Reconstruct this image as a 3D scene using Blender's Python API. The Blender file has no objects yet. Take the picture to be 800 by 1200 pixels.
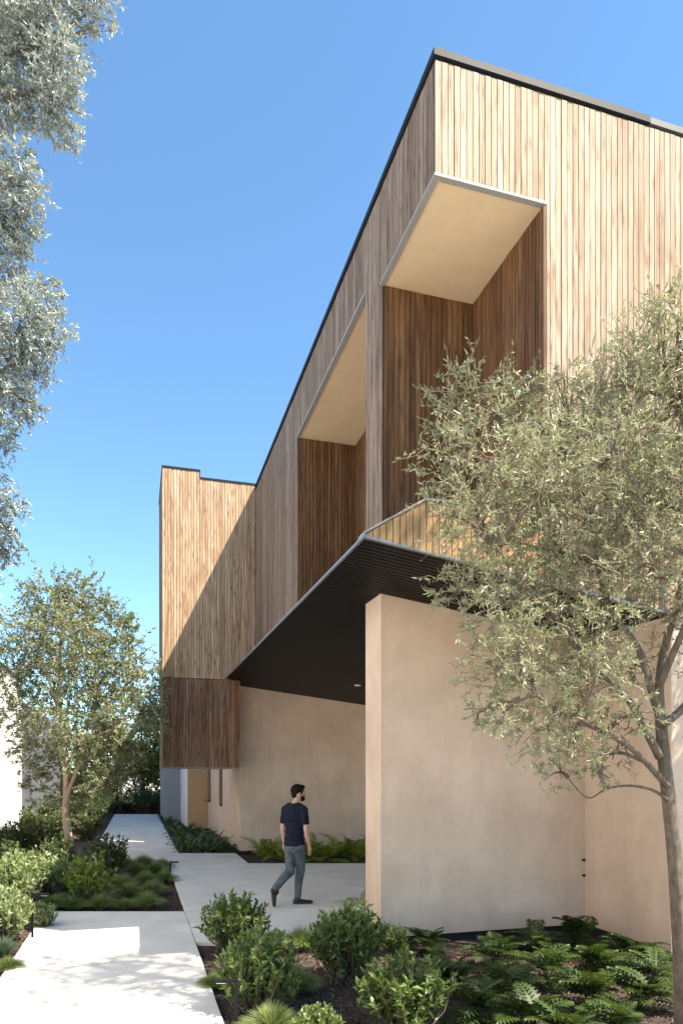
import bpy, bmesh, math, random
import numpy as np
from mathutils import Vector, Matrix

# ------------------------------------------------------------------ camera, sky, sun
sc = bpy.context.scene
F, CX, HY, VP, H = 815., 400., 909., 160., 1.93       # photograph geometry (800 x 1200 px)
A = math.atan((CX - VP) / F); S, C = math.sin(A), math.cos(A)
cd = bpy.data.cameras.new("camera"); cam = bpy.data.objects.new("camera", cd)
sc.collection.objects.link(cam); sc.camera = cam
cam.location = (0, 0, H); cam.rotation_euler = (math.radians(90), 0, -A)
cd.sensor_fit = 'HORIZONTAL'; cd.sensor_width = 24; cd.lens = 24 * F / 800
cd.shift_y = (HY - 600) / 800; cd.clip_start = .05; cd.clip_end = 2000

SUN = Vector((.475, -.42, 1.0)).normalized()          # towards the sun
EL = math.asin(SUN.z); AZ = math.atan2(SUN.x, SUN.y)
w = bpy.data.worlds.new("World"); sc.world = w; w.use_nodes = True
nt = w.node_tree; nt.nodes.clear()
sky = nt.nodes.new("ShaderNodeTexSky"); sky.sky_type = 'NISHITA'; sky.sun_disc = False
sky.sun_elevation = EL; sky.sun_rotation = AZ; sky.altitude = 50
sky.air_density = 1.0; sky.dust_density = 0.0; sky.ozone_density = 1.0
bg = nt.nodes.new("ShaderNodeBackground"); bg.inputs[1].default_value = .094
wo = nt.nodes.new("ShaderNodeOutputWorld")
hue = nt.nodes.new("ShaderNodeMix"); hue.data_type = 'RGBA'; hue.blend_type = 'MULTIPLY'; hue.inputs[0].default_value = 1
hue.inputs[7].default_value = (.72, .93, 1.0, 1); nt.links.new(sky.outputs[0], hue.inputs[6]); nt.links.new(hue.outputs[2], bg.inputs[0]); nt.links.new(bg.outputs[0], wo.inputs[0])
sl = bpy.data.lights.new("sun", 'SUN'); sun = bpy.data.objects.new("sun", sl)
sc.collection.objects.link(sun); sl.energy = 5.0; sl.angle = math.radians(.5); sl.color = (1, .91, .77)
sun.rotation_euler = (-SUN).to_track_quat('-Z', 'Y').to_euler()
vs = sc.view_settings; vs.view_transform = 'Standard'; vs.look = 'None'; vs.gamma = 1; vs.exposure = 1.72
sc.cycles.max_bounces = 10; sc.cycles.diffuse_bounces = 6; sc.cycles.transparent_max_bounces = 8

random.seed(7); rng = np.random.default_rng(7)
COL = sc.collection

# ------------------------------------------------------------------ helpers
def at(px, py, D):
    u = (px - CX) / F * D
    return Vector((u * C + D * S, D * C - u * S, H + (HY - py) * D / F))
def gnd(px, py, z=0.):
    D = F * (H - z) / (py - HY); p = at(px, py, D); p.z = z; return p
def XD(X, D, z=0.):                                   # lies on the line X, at camera depth D
    return Vector((X, (D - X * S) / C, z))
def link(o, parent=None):
    COL.objects.link(o)
    if parent is not None: o.parent = parent
    return o
def tag(o, label=None, cat=None, group=None, kind=None):
    if label: o['label'] = label
    if cat: o['category'] = cat
    if group: o['group'] = group
    if kind: o['kind'] = kind
    return o
def empty(name, loc=(0, 0, 0), rz=0.):
    o = bpy.data.objects.new(name, None); o.empty_display_size = .2
    o.location = loc; o.rotation_euler = (0, 0, rz); return link(o)
def mesh_np(name, V, Fc, mat=None, shade=None, attr='shade', smooth=False):
    me = bpy.data.meshes.new(name)
    V = np.asarray(V, dtype=np.float32).reshape(-1, 3); Fc = np.asarray(Fc, dtype=np.int32)
    k = Fc.shape[1]; n = len(Fc)
    me.vertices.add(len(V)); me.vertices.foreach_set('co', V.ravel())
    me.loops.add(n * k); me.loops.foreach_set('vertex_index', Fc.ravel())
    me.polygons.add(n); me.polygons.foreach_set('loop_start', np.arange(0, n * k, k, dtype=np.int32))
    me.polygons.foreach_set('loop_total', np.full(n, k, dtype=np.int32))
    if smooth: me.polygons.foreach_set('use_smooth', np.ones(n, dtype=bool))
    if shade is not None:
        a = me.attributes.new(attr, 'FLOAT', 'POINT'); a.data.foreach_set('value', np.asarray(shade, dtype=np.float32))
    me.update(calc_edges=True)
    if mat: me.materials.append(mat)
    return me
class MB:
    """collects faces into one mesh"""
    def __init__(s): s.v = []; s.f = []; s.sh = []; s.cur = 0.
    def poly(s, pts, faces):
        b = len(s.v); s.v += [tuple(p) for p in pts]; s.f += [tuple(i + b for i in f) for f in faces]
        s.sh += [s.cur] * len(pts)
    def box(s, x0, x1, y0, y1, z0, z1):
        s.hexa([(x0, y0, z0), (x1, y0, z0), (x1, y1, z0), (x0, y1, z0)], [(x0, y0, z1), (x1, y0, z1), (x1, y1, z1), (x0, y1, z1)])
    def hexa(s, lo, hi):
        n = len(lo)
        s.poly(list(lo) + list(hi), [tuple(reversed(range(n))), tuple(range(n, 2 * n))] +
               [(i, (i + 1) % n, n + (i + 1) % n, n + i) for i in range(n)])
    def prism_y(s, prof, y0, y1):                     # profile in X,Z (counter-clockwise seen from -Y)
        s.hexa([(x, y1, z) for x, z in prof], [(x, y0, z) for x, z in prof])
    def tube(s, pts, rad, n=6, cap=True):
        pts = [Vector(p) for p in pts]; b = len(s.v); m = len(pts)
        ref = Vector((.31, .17, .93))
        for i, p in enumerate(pts):
            t = (pts[min(i + 1, m - 1)] - pts[max(i - 1, 0)]).normalized()
            a = t.cross(ref)
            if a.length < .05: a = t.cross(Vector((1, 0, 0)))
            a.normalize(); c = t.cross(a)
            for k in range(n):
                g = 2 * math.pi * k / n
                s.v.append(tuple(p + (a * math.cos(g) + c * math.sin(g)) * rad[i]))
            s.sh += [s.cur] * n
        for i in range(m - 1):
            for k in range(n):
                s.f.append((b + i * n + k, b + i * n + (k + 1) % n, b + (i + 1) * n + (k + 1) % n, b + (i + 1) * n + k))
        if cap:
            s.f.append(tuple(b + k for k in reversed(range(n)))); s.f.append(tuple(b + (m - 1) * n + k for k in range(n)))
    def ell(s, c, r, rot=None, nu=14, nv=9):
        c = Vector(c); pts = []; fs = []
        for j in range(nv + 1):
            th = math.pi * j / nv
            for i in range(nu):
                ph = 2 * math.pi * i / nu
                p = Vector((r[0] * math.sin(th) * math.cos(ph), r[1] * math.sin(th) * math.sin(ph), r[2] * math.cos(th)))
                if rot is not None: p = rot @ p
                pts.append(c + p)
        for j in range(nv):
            for i in range(nu):
                fs.append((j * nu + i, (j + 1) * nu + i, (j + 1) * nu + (i + 1) % nu, j * nu + (i + 1) % nu))
        s.poly(pts, fs)
    def caps(s, p0, r0, p1, r1, k=9):                 # tapered limb out of overlapping balls
        p0, p1 = Vector(p0), Vector(p1)
        m = max(2, int((p1 - p0).length / (min(r0, r1) * .45)))
        for i in range(m + 1):
            t = i / m; r = r0 + (r1 - r0) * t; s.ell(p0.lerp(p1, t), (r, r, r), nu=k, nv=6)
    def mesh(s, name, mat=None, attr=None, smooth=False):
        me = bpy.data.meshes.new(name); me.from_pydata(s.v, [], s.f)
        if attr:
            a = me.attributes.new(attr, 'FLOAT', 'POINT'); a.data.foreach_set('value', np.asarray(s.sh, dtype=np.float32))
        if mat: me.materials.append(mat)
        if smooth: me.polygons.foreach_set('use_smooth', np.ones(len(me.polygons), dtype=bool))
        me.update(); return me
    def build(s, name, mat=None, parent=None, attr=None, smooth=False, loc=None):
        o = bpy.data.objects.new(name, s.mesh(name, mat, attr, smooth))
        if loc is not None: o.location = loc
        return link(o, parent)
def bevel(o, wd=.006, seg=2):
    m = o.modifiers.new("bevel", 'BEVEL'); m.width = wd; m.segments = seg; m.limit_method = 'ANGLE'; return o
def copy_tree(o, parent=None):
    c = o.copy(); COL.objects.link(c)
    if parent is not None: c.parent = parent
    for ch in list(o.children): copy_tree(ch, c)
    return c

# ------------------------------------------------------------------ materials
def mat_new(name):
    m = bpy.data.materials.new(name); m.use_nodes = True
    return m, m.node_tree, m.node_tree.nodes["Principled BSDF"]
def N(t, kind, **kw):
    n = t.nodes.new(kind)
    for k, v in kw.items(): setattr(n, k, v)
    return n
def sock(t, src, dst): t.links.new(src, dst)
def math_(t, op, a, b=None, c=None):
    n = N(t, "ShaderNodeMath", operation=op)
    for i, v in enumerate((a, b, c)):
        if v is None: continue
        if isinstance(v, (int, float)): n.inputs[i].default_value = v
        else: sock(t, v, n.inputs[i])
    return n.outputs[0]
def mixc(t, f, a, b, mode='MIX'):
    n = N(t, "ShaderNodeMix", data_type='RGBA', blend_type=mode)
    for i, v in ((0, f), (6, a), (7, b)):
        if isinstance(v, (int, float)): n.inputs[i].default_value = v
        elif isinstance(v, tuple): n.inputs[i].default_value = (*v, 1)
        else: sock(t, v, n.inputs[i])
    return n.outputs[2]
def ramp(t, f, *stops):
    n = N(t, "ShaderNodeValToRGB"); e = n.color_ramp.elements
    while len(e) < len(stops): e.new(.5)
    for k, (p, c) in enumerate(stops):
        e[k].position = p; e[k].color = (*c, 1) if isinstance(c, tuple) else (c, c, c, 1)
    sock(t, f, n.inputs[0]); return n.outputs[0]
def vec_(t, op, a, b):
    n = N(t, "ShaderNodeVectorMath", operation=op)
    for i, v in enumerate((a, b)):
        if isinstance(v, tuple): n.inputs[i].default_value = v
        else: sock(t, v, n.inputs[i])
    return n.outputs[0]
def noise(t, v, scale, detail=4, rough=.55, dist=0.):
    n = N(t, "ShaderNodeTexNoise"); n.inputs['Scale'].default_value = scale; n.inputs['Detail'].default_value = detail
    n.inputs['Roughness'].default_value = rough; n.inputs['Distortion'].default_value = dist
    sock(t, v, n.inputs['Vector']); return n.outputs[0]
def bump(t, b, h, st, dist=.01):
    n = N(t, "ShaderNodeBump"); n.inputs['Strength'].default_value = st; n.inputs['Distance'].default_value = dist
    sock(t, h, n.inputs['Height']); sock(t, n.outputs[0], b.inputs['Normal'])
def pos(t): return N(t, "ShaderNodeNewGeometry").outputs['Position']

def wood(name, dark, mid, light, knot, gray=0.):
    m, t, b = mat_new(name)
    at_ = N(t, "ShaderNodeAttribute", attribute_name='bshade').outputs['Fac']
    rnd = N(t, "ShaderNodeObjectInfo").outputs['Random']
    val = math_(t, 'FRACT', math_(t, 'ADD', at_, rnd))
    off = N(t, "ShaderNodeCombineXYZ")
    for k, f in enumerate((61., 37., 83.)): sock(t, math_(t, 'MULTIPLY', val, f), off.inputs[k])
    p = pos(t)
    g1 = noise(t, vec_(t, 'ADD', vec_(t, 'MULTIPLY', p, (16, 16, .8)), off.outputs[0]), 1., 5, .6, 1.2)
    g2 = noise(t, vec_(t, 'ADD', vec_(t, 'MULTIPLY', p, (140, 140, 3.)), off.outputs[0]), 1., 3, .6, .4)
    kv = N(t, "ShaderNodeTexVoronoi"); kv.inputs['Scale'].default_value = 1.
    sock(t, vec_(t, 'ADD', vec_(t, 'MULTIPLY', p, (15, 15, 2.9)), off.outputs[0]), kv.inputs['Vector'])
    kn = ramp(t, kv.outputs['Distance'], (.03, 1.), (.20, .4), (.40, 0.))
    c = ramp(t, val, (0., dark), (.45, mid), (1., light))
    c = mixc(t, ramp(t, g1, (.36, 0.), (.6, 1.)), mixc(t, .8, c, dark), mixc(t, .45, c, light))
    c = mixc(t, math_(t, 'MULTIPLY', kn, .8), c, knot)
    c = mixc(t, ramp(t, g2, (.35, .38), (.65, 0.)), c, knot)
    sock(t, c, b.inputs['Base Color'])
    b.inputs['Roughness'].default_value = .72; b.inputs['Specular IOR Level'].default_value = .3
    bump(t, b, math_(t, 'ADD', g2, g1), .35, .004)
    return m
M = {}
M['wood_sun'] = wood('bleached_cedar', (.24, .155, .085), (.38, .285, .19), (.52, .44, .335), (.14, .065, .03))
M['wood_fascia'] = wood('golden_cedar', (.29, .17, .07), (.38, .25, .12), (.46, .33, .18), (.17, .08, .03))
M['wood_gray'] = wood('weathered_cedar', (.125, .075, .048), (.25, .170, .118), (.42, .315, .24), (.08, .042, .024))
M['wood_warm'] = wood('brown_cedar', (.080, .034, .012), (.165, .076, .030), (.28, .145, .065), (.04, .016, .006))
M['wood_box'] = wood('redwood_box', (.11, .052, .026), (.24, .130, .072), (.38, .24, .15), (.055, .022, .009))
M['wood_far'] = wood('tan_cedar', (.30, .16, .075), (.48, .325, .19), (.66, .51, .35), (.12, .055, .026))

def stucco(name, c1, c2, streak=.25, rough=.9):
    m, t, b = mat_new(name); p = pos(t)
    a = noise(t, p, 1.3, 6, .62, .25); d = noise(t, p, 38., 4, .6)
    s = noise(t, vec_(t, 'MULTIPLY', p, (5, 5, .5)), 1., 4, .6, .3)
    c = mixc(t, ramp(t, a, (.32, 0.), (.68, 1.)), c1, c2)
    c = mixc(t, math_(t, 'MULTIPLY', ramp(t, s, (.45, 0.), (.75, 1.)), streak), c, tuple(v * .72 for v in c1))
    c = mixc(t, math_(t, 'MULTIPLY', ramp(t, d, (.4, 0.), (.7, 1.)), .12), c, tuple(min(1, v * 1.25) for v in c2))
    sock(t, c, b.inputs['Base Color']); b.inputs['Roughness'].default_value = rough
    b.inputs['Specular IOR Level'].default_value = .25
    bump(t, b, math_(t, 'ADD', math_(t, 'MULTIPLY', d, .5), a), .3, .012)
    return m
M['stucco'] = stucco('tan_plaster', (.52, .39, .295), (.67, .525, .415))
M['stucco_soffit'] = stucco('cream_plaster', (.68, .52, .34), (.76, .59, .39), .14)
M['stucco_white'] = stucco('white_plaster', (.74, .72, .70), (.82, .80, .78), .1)
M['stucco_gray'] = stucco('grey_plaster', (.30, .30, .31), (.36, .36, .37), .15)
M['stucco_shade'] = stucco('shade_toned_plaster', (.11, .115, .13), (.15, .155, .17), .15)  # neighbour's far wall: shade on white plaster, put into the colour
M['concrete'] = stucco('pale_concrete', (.60, .555, .485), (.76, .71, .63), .0, .8)
def plain(name, c, rough=.5, metal=0., spec=.5, var=.15, sc_=20.):
    m, t, b = mat_new(name)
    d = noise(t, pos(t), sc_, 4, .6)
    sock(t, mixc(t, d, tuple(v * (1 - var) for v in c), tuple(min(1, v * (1 + var)) for v in c)), b.inputs['Base Color'])
    b.inputs['Roughness'].default_value = rough; b.inputs['Metallic'].default_value = metal
    b.inputs['Specular IOR Level'].default_value = spec
    return m
M['backing'] = plain('dark_membrane', (.012, .011, .010), .9)
M['coping'] = plain('dark_metal', (.020, .022, .026), .55, 0, .10)
M['trim'] = plain('grey_metal_trim', (.30, .29, .28), .6, 0, .2)
M['coping_glint'] = plain('glint_toned_metal', (.09, .09, .095), .5, 0, .15)  # right length of coping: glint on the dark metal painted as a paler tone
M['flash'] = plain('zinc_flashing', (.30, .33, .37), .35, .7)
M['slat'] = plain('black_slat', (.004, .0036, .0033), .5, 0., .18)
M['black'] = plain('black_metal', (.008, .008, .009), .65, 0, .15)
M['glass'] = plain('dark_glass', (.02, .022, .025), .06, 0., .8)
M['door'] = stucco('tan_door_wood', (.50, .33, .18), (.56, .38, .22), .12, .6)
M['brass'] = plain('dark_brass', (.10, .07, .04), .4, .7)
M['lampwhite'] = plain('white_ring', (.8, .8, .78), .4)
M['roof'] = plain('roof_membrane', (.35, .34, .33), .9)

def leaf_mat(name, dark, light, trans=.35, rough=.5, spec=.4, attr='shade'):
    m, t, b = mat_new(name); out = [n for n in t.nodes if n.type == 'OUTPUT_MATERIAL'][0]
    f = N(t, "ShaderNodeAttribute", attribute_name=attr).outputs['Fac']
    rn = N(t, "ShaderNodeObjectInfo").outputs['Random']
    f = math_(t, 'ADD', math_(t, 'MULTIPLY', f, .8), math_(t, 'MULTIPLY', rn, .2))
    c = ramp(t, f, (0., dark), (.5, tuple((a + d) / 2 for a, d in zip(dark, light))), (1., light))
    sock(t, c, b.inputs['Base Color']); b.inputs['Roughness'].default_value = rough
    b.inputs['Specular IOR Level'].default_value = spec
    tr = N(t, "ShaderNodeBsdfTranslucent"); sock(t, mixc(t, .35, c, (.20, .26, .03)), tr.inputs[0])
    mx = N(t, "ShaderNodeMixShader"); mx.inputs[0].default_value = trans
    sock(t, b.outputs[0], mx.inputs[1]); sock(t, tr.outputs[0], mx.inputs[2]); sock(t, mx.outputs[0], out.inputs[0])
    return m
M['lf_olive'] = leaf_mat('olive_leaf', (.09, .115, .035), (.50, .51, .33), .35, .4, .5)
M['lf_mid'] = leaf_mat('pale_green_leaf', (.09, .115, .04), (.36, .39, .22), .3, .5)
M['lf_euc'] = leaf_mat('silver_leaf', (.16, .185, .15), (.56, .59, .55), .25, .45, .5)
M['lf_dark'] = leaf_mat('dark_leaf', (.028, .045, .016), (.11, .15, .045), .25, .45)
M['lf_hedge'] = leaf_mat('hedge_leaf', (.025, .04, .012), (.14, .17, .04), .35, .5)
M['lf_shrub'] = leaf_mat('shrub_leaf', (.055, .090, .022), (.20, .27, .075), .3, .35, .5)
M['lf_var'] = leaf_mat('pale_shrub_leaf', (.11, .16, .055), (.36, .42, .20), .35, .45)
M['lf_bright'] = leaf_mat('lime_shrub_leaf', (.09, .15, .02), (.30, .38, .06), .35, .4)
M['lf_fern'] = leaf_mat('fern_leaf', (.12, .19, .02), (.42, .50, .06), .35, .45)
M['lf_xan'] = leaf_mat('cut_leaf', (.014, .030, .008), (.060, .095, .022), .2, .5, .25)
M['lf_hosta'] = leaf_mat('strap_leaf', (.04, .07, .02), (.12, .17, .045), .2, .4, .4)
M['lf_grass'] = leaf_mat('grass_blade', (.13, .175, .05), (.33, .39, .14), .3, .5)
M['lf_blue'] = leaf_mat('blue_grass_blade', (.05, .08, .05), (.12, .17, .10), .3, .5)
def bark(name, c1, c2):
    m, t, b = mat_new(name); p = pos(t)
    a = noise(t, vec_(t, 'MULTIPLY', p, (30, 30, 12)), 1., 5, .65, .5); d = noise(t, p, 7., 3)
    c = mixc(t, ramp(t, a, (.35, 0.), (.65, 1.)), c1, c2); c = mixc(t, math_(t, 'MULTIPLY', d, .4), c, tuple(v * .6 for v in c1))
    sock(t, c, b.inputs['Base Color']); b.inputs['Roughness'].default_value = .9; bump(t, b, a, .6, .01); return m
M['bark'] = bark('grey_bark', (.085, .065, .048), (.20, .155, .115))
M['bark_tan'] = bark('tan_bark', (.26, .19, .13), (.38, .29, .21))
M['bark_dark'] = bark('dark_bark', (.06, .045, .03), (.10, .08, .06))
def soil(name):
    m, t, b = mat_new(name); p = pos(t)
    a = noise(t, p, 30., 5, .7); d = noise(t, p, 2.2, 4)
    c = mixc(t, ramp(t, a, (.35, 0.), (.7, 1.)), (.018, .011, .008), (.075, .045, .030))
    c = mixc(t, math_(t, 'MULTIPLY', d, .5), c, (.03, .022, .016))
    sock(t, c, b.inputs['Base Color']); b.inputs['Roughness'].default_value = .95; bump(t, b, a, .8, .03); return m
M['soil'] = soil('dark_mulch')
M['earth'] = stucco('dry_pale_ground', (.34, .31, .27), (.42, .39, .34), .1)
M['chip'] = leaf_mat('wood_chip', (.03, .018, .012), (.17, .115, .08), 0., .9, .2)

# ------------------------------------------------------------------ the setting: ground and paving
SZ = -.05
GZ = SZ - .03
mb = MB(); mb.poly([(-400, -200, GZ), (400, -200, GZ), (400, 900, GZ), (-400, 900, GZ)], [(0, 1, 2, 3)])
ground = tag(mb.build('ground', M['earth']), kind='structure')
for q in ((-3.6, -1.0, 2.5, 37.), (-1.02, .69, 9.6, 15.5), (.64, 5.8, 2.5, 10.2), (.98, 2.6, 17.2, 37.), (2.3, 9., 15.2, 18.), (-1.02, .99, 34.4, 37.)):
    mb = MB(); pp = [XD(q[0], q[2], SZ), XD(q[1], q[2], SZ), XD(q[1], q[3], SZ), XD(q[0], q[3], SZ)]
    z = SZ - .004 * (len([o for o in bpy.data.objects if o.name.startswith('planting_bed')]) % 2)
    mb.poly([(p.x, p.y, z) for p in pp], [(0, 1, 2, 3)]); tag(mb.build('planting_bed', M['soil']), kind='structure')
path = tag(empty('path'), kind='structure')
court = tag(empty('pavement'), kind='structure')
def slab(parent, pts):
    b = MB(); b.hexa([(p.x, p.y, SZ - .08) for p in pts], [(p.x, p.y, 0) for p in pts])
    return bevel(b.build('slab', M['concrete'], parent), .008)
def quad(x0, x1, d0, d1): return [XD(x0, d0), XD(x1, d0), XD(x1, d1), XD(x0, d1)]
slab(path, quad(-1.25, .655, 1.2, 9.87))
slab(path, quad(-1.05, 1.0, 17.28, 34.6))
slab(path, quad(-1.05, 2.36, 15.29, 17.27))
slab(court, quad(.663, 2.72, 8.07, 10.0))
slab(court, quad(.663, 9.0, 10.008, 15.28))

# ------------------------------------------------------------------ the house
XL, Y0, YC, YD = 2.70, 6.04, 7.57, 8.125
ZR, ZS1, ZS2, XR1 = 8.79, 7.60, 7.87, 3.87
Y2, X2, YF, YB, XB = 11.93, 3.77, 16.42, 17.29, 2.46
XT, ZT = 2.0, 4.118
def zsof(X, Y):                                        # the sloping dark soffit
    k = (Y - Y0) / (YB - Y0)
    return (ZT - .142 * (X - XT)) * (1 - k) + (4.215 - .118 * (X - XT)) * k
house = tag(empty('house', (XL, YC, 0)), 'modern two storey house of vertical timber boards over tan plaster walls', 'house')
hl = house.location
def part(b, name, mat, **k):
    o = b.build(name, mat, None, **k); o.parent = house; o.matrix_parent_inverse = Matrix.Translation(-Vector(hl)); return o
def sub(b, name, mat, par, **k):
    o = b.build(name, mat, None, **k); o.parent = par; o.matrix_parent_inverse = Matrix.Translation(-Vector(hl)) @ Matrix(); 
    o.matrix_parent_inverse = par.matrix_parent_inverse.inverted() @ Matrix.Translation(-Vector(hl)) if False else Matrix.Identity(4)
    return o
# inner mass behind the boards
g = .028
b = MB()
b.box(XL + g, 10, Y0 + g, YC + .02, ZS1 + .045, ZR - .10)
b.box(XL + g, 10, YC + .021, YF + .3, ZS2 + .045, ZR - .101)
b.box(XL + g, XR1 + .1, YC + g, YD - .012, ZT + .1, ZS2 + .1)
b.box(XR1 + g, 10, Y0 + g + .001, YD + .2, 4.3, ZS2 + .1)
b.box(X2 + g, 10, YD + .201, Y2 + .3, 4.301, ZS2 + .1)
b.box(XL + g, 10, Y2 + g, YF + .3, 4.3, ZS2 + .1)
part(b, 'inner_wall', M['backing'])
b = MB(); b.box(XL + .03, 10, Y0 + .03, YF + .3, ZR - .099, ZR - .06); part(b, 'roof', M['roof'])
# canopy body with its sloping underside
b = MB()
ys = [Y0 + g, 9, 12, 15, YF - .002]
for y0, y1 in zip(ys[:-1], ys[1:]):
    lo = [(XT + .012, y1, zsof(XT, y1) + .012), (XT + .60, y1, 4.52), (10, y1, 4.52), (10, y1, zsof(10, y1) + .02)]
    hi = [(XT + .012, y0, zsof(XT, y0) + .012), (XT + .60, y0, 4.52), (10, y0, 4.52), (10, y0, zsof(10, y0) + .02)]
    b.hexa(lo[::-1], hi[::-1])
b.hexa([(2.36, YB + .3, zsof(2.36, YB) + .02), (2.36, YB + .3, 4.235), (10, YB + .3, 4.8), (10, YB + .3, zsof(10, YB) + .02)][::-1],
       [(2.36, YF - .003, zsof(2.36, YF) + .02), (2.36, YF - .003, 4.235), (10, YF - .003, 4.8), (10, YF - .003, zsof(10, YF) + .02)][::-1])
part(b, 'canopy', M['backing'])
# ribs of the soffit
b = MB(); y = Y0 + .03
while y < YB:
    x0 = XT + .02 if y < YF - .05 else 2.36
    for (xa, xb) in ((x0, 5.6), (5.6, 9.5)):
        za, zb = zsof(xa, y), zsof(xb, y)
        b.hexa([(xa, y, za - .004), (xb, y, zb - .004), (xb, y + .066, zb - .004), (xa, y + .066, za - .004)],
               [(xa, y, za + .03), (xb, y, zb + .03), (xb, y + .066, zb + .03), (xa, y + .066, za + .03)])
    y += .088
part(b, 'soffit_slats', M['slat'])['kind'] = 'stuff'
# metal edge of the canopy
b = MB()
n = 4
for i in range(n):
    y0 = Y0 - .012 + (YF - Y0) * i / n; y1 = Y0 - .012 + (YF - Y0) * (i + 1) / n - .004
    p = lambda y: [(XT - .014, y, zsof(XT, y) - .006), (XT + .010, y, zsof(XT, y) - .010), (XT + .02, y, zsof(XT, y) + .030), (XT - .014, y, zsof(XT, y) + .015)]
    b.hexa(p(y1), p(y0))
part(b, 'canopy_edge', M['flash'])
b = MB()
xe = XR1 + .0
b.hexa([(XT + .012, Y0 + g - .03 - .012, zsof(XT, Y0) - .014), (9, Y0 - .012, zsof(9, Y0) - .014), (9, Y0 + g, zsof(9, Y0) - .014), (XT + .012, Y0 + g, zsof(XT, Y0) - .014)],
       [(XT + .012, Y0 + g - .03 - .012, zsof(XT, Y0) + .004), (9, Y0 - .012, zsof(9, Y0) + .004), (9, Y0 + g, zsof(9, Y0) + .004), (XT + .012, Y0 + g, zsof(XT, Y0) + .004)])
part(b, 'canopy_drip_edge', M['flash'])
b = MB()
def capst(x0, z0, x1, z1):
    b.hexa([(x0, Y0 - .014, z0), (x1, Y0 - .014, z1), (x1, Y0 + .16, z1), (x0, Y0 + .16, z0)],
           [(x0, Y0 - .014, z0 + .02), (x1, Y0 - .014, z1 + .02), (x1, Y0 + .16, z1 + .02), (x0, Y0 + .16, z0 + .02)])
capst(XT - .01, ZT + .022, 2.60, 4.515); capst(2.602, 4.515, XR1 - .003, 4.53)
part(b, 'parapet_cap', M['trim'])

# boards -----------------------------------------------------------
BW, GAP, BT = .066, .008, .024
unit = MB(); unit.box(0, 1, 0, 1, 0, 1)
unit_mesh = {}
def board_obj(key, mesh=None):
    if mesh is None:
        if key not in unit_mesh: unit_mesh[key] = unit.mesh('board', M[key])
        mesh = unit_mesh[key]
    o = bpy.data.objects.new('board', mesh); COL.objects.link(o); o.parent = house; return o
def put(o, x, y, z, sx, sy, sz):
    o.location = Vector((x, y, z)) - Vector(hl); o.scale = (sx, sy, sz)
def jit(): return random.uniform(-.0025, .0025)
def front_board(x0, x1, Y, z0, z1, key):               # z0, z1: functions of X or numbers
    f0 = z0 if callable(z0) else (lambda x: z0); f1 = z1 if callable(z1) else (lambda x: z1)
    xa, xb = x0 + GAP / 2, x1 - GAP / 2; j = jit()
    if callable(z0) or callable(z1):
        m = MB(); m.hexa([(xa, Y + j, f0(xa)), (xb, Y + j, f0(xb)), (xb, Y + BT, f0(xb)), (xa, Y + BT, f0(xa))],
                         [(xa, Y + j, f1(xa)), (xb, Y + j, f1(xb)), (xb, Y + BT, f1(xb)), (xa, Y + BT, f1(xa))])
        o = board_obj(key, m.mesh('board', M[key])); o.location = -Vector(hl)
    else: put(board_obj(key), xa, Y + j, z0, xb - xa, BT - j, z1 - z0)
def side_board(y0, y1, X, z0, z1, key):
    j = jit(); put(board_obj(key), X + j, y0 + GAP / 2, z0, BT - j, y1 - y0 - GAP, z1 - z0)
def run(a, bnd):
    n = max(1, round((bnd - a) / BW)); return [(a + (bnd - a) * i / n, a + (bnd - a) * (i + 1) / n) for i in range(n)]
ZB = ZR - .105
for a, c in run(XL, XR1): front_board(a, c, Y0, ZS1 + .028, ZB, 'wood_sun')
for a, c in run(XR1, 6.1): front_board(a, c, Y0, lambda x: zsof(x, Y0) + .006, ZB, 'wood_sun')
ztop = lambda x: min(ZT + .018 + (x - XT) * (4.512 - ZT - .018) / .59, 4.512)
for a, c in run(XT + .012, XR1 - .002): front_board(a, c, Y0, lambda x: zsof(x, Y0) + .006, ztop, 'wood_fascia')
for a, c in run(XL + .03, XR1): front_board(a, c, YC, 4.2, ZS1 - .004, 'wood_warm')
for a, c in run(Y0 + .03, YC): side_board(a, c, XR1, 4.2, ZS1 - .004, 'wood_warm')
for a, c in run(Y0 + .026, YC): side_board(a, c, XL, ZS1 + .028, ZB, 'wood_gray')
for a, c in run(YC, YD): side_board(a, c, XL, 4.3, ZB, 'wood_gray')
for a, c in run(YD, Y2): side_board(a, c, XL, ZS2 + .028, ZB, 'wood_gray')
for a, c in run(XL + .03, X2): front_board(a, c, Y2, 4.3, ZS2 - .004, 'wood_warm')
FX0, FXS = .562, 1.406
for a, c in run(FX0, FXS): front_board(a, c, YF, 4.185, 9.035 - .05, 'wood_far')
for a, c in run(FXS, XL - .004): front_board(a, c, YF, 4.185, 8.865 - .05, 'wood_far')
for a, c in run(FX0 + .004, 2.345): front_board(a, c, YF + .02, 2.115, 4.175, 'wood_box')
def stuffboards(boxes, name, key):
    m = MB()
    for bx in boxes: m.cur = random.random(); m.box(*bx)
    o = part(m, name, M[key], attr='bshade'); o['kind'] = 'stuff'
bx = []
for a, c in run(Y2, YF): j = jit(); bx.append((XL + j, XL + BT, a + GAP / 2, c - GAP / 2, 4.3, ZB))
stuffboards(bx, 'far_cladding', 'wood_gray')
bx = []
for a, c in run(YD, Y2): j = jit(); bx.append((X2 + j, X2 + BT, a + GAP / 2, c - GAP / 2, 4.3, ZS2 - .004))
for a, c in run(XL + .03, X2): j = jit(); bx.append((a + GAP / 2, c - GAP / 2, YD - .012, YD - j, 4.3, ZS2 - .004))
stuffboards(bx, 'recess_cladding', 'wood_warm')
bx = []
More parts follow.
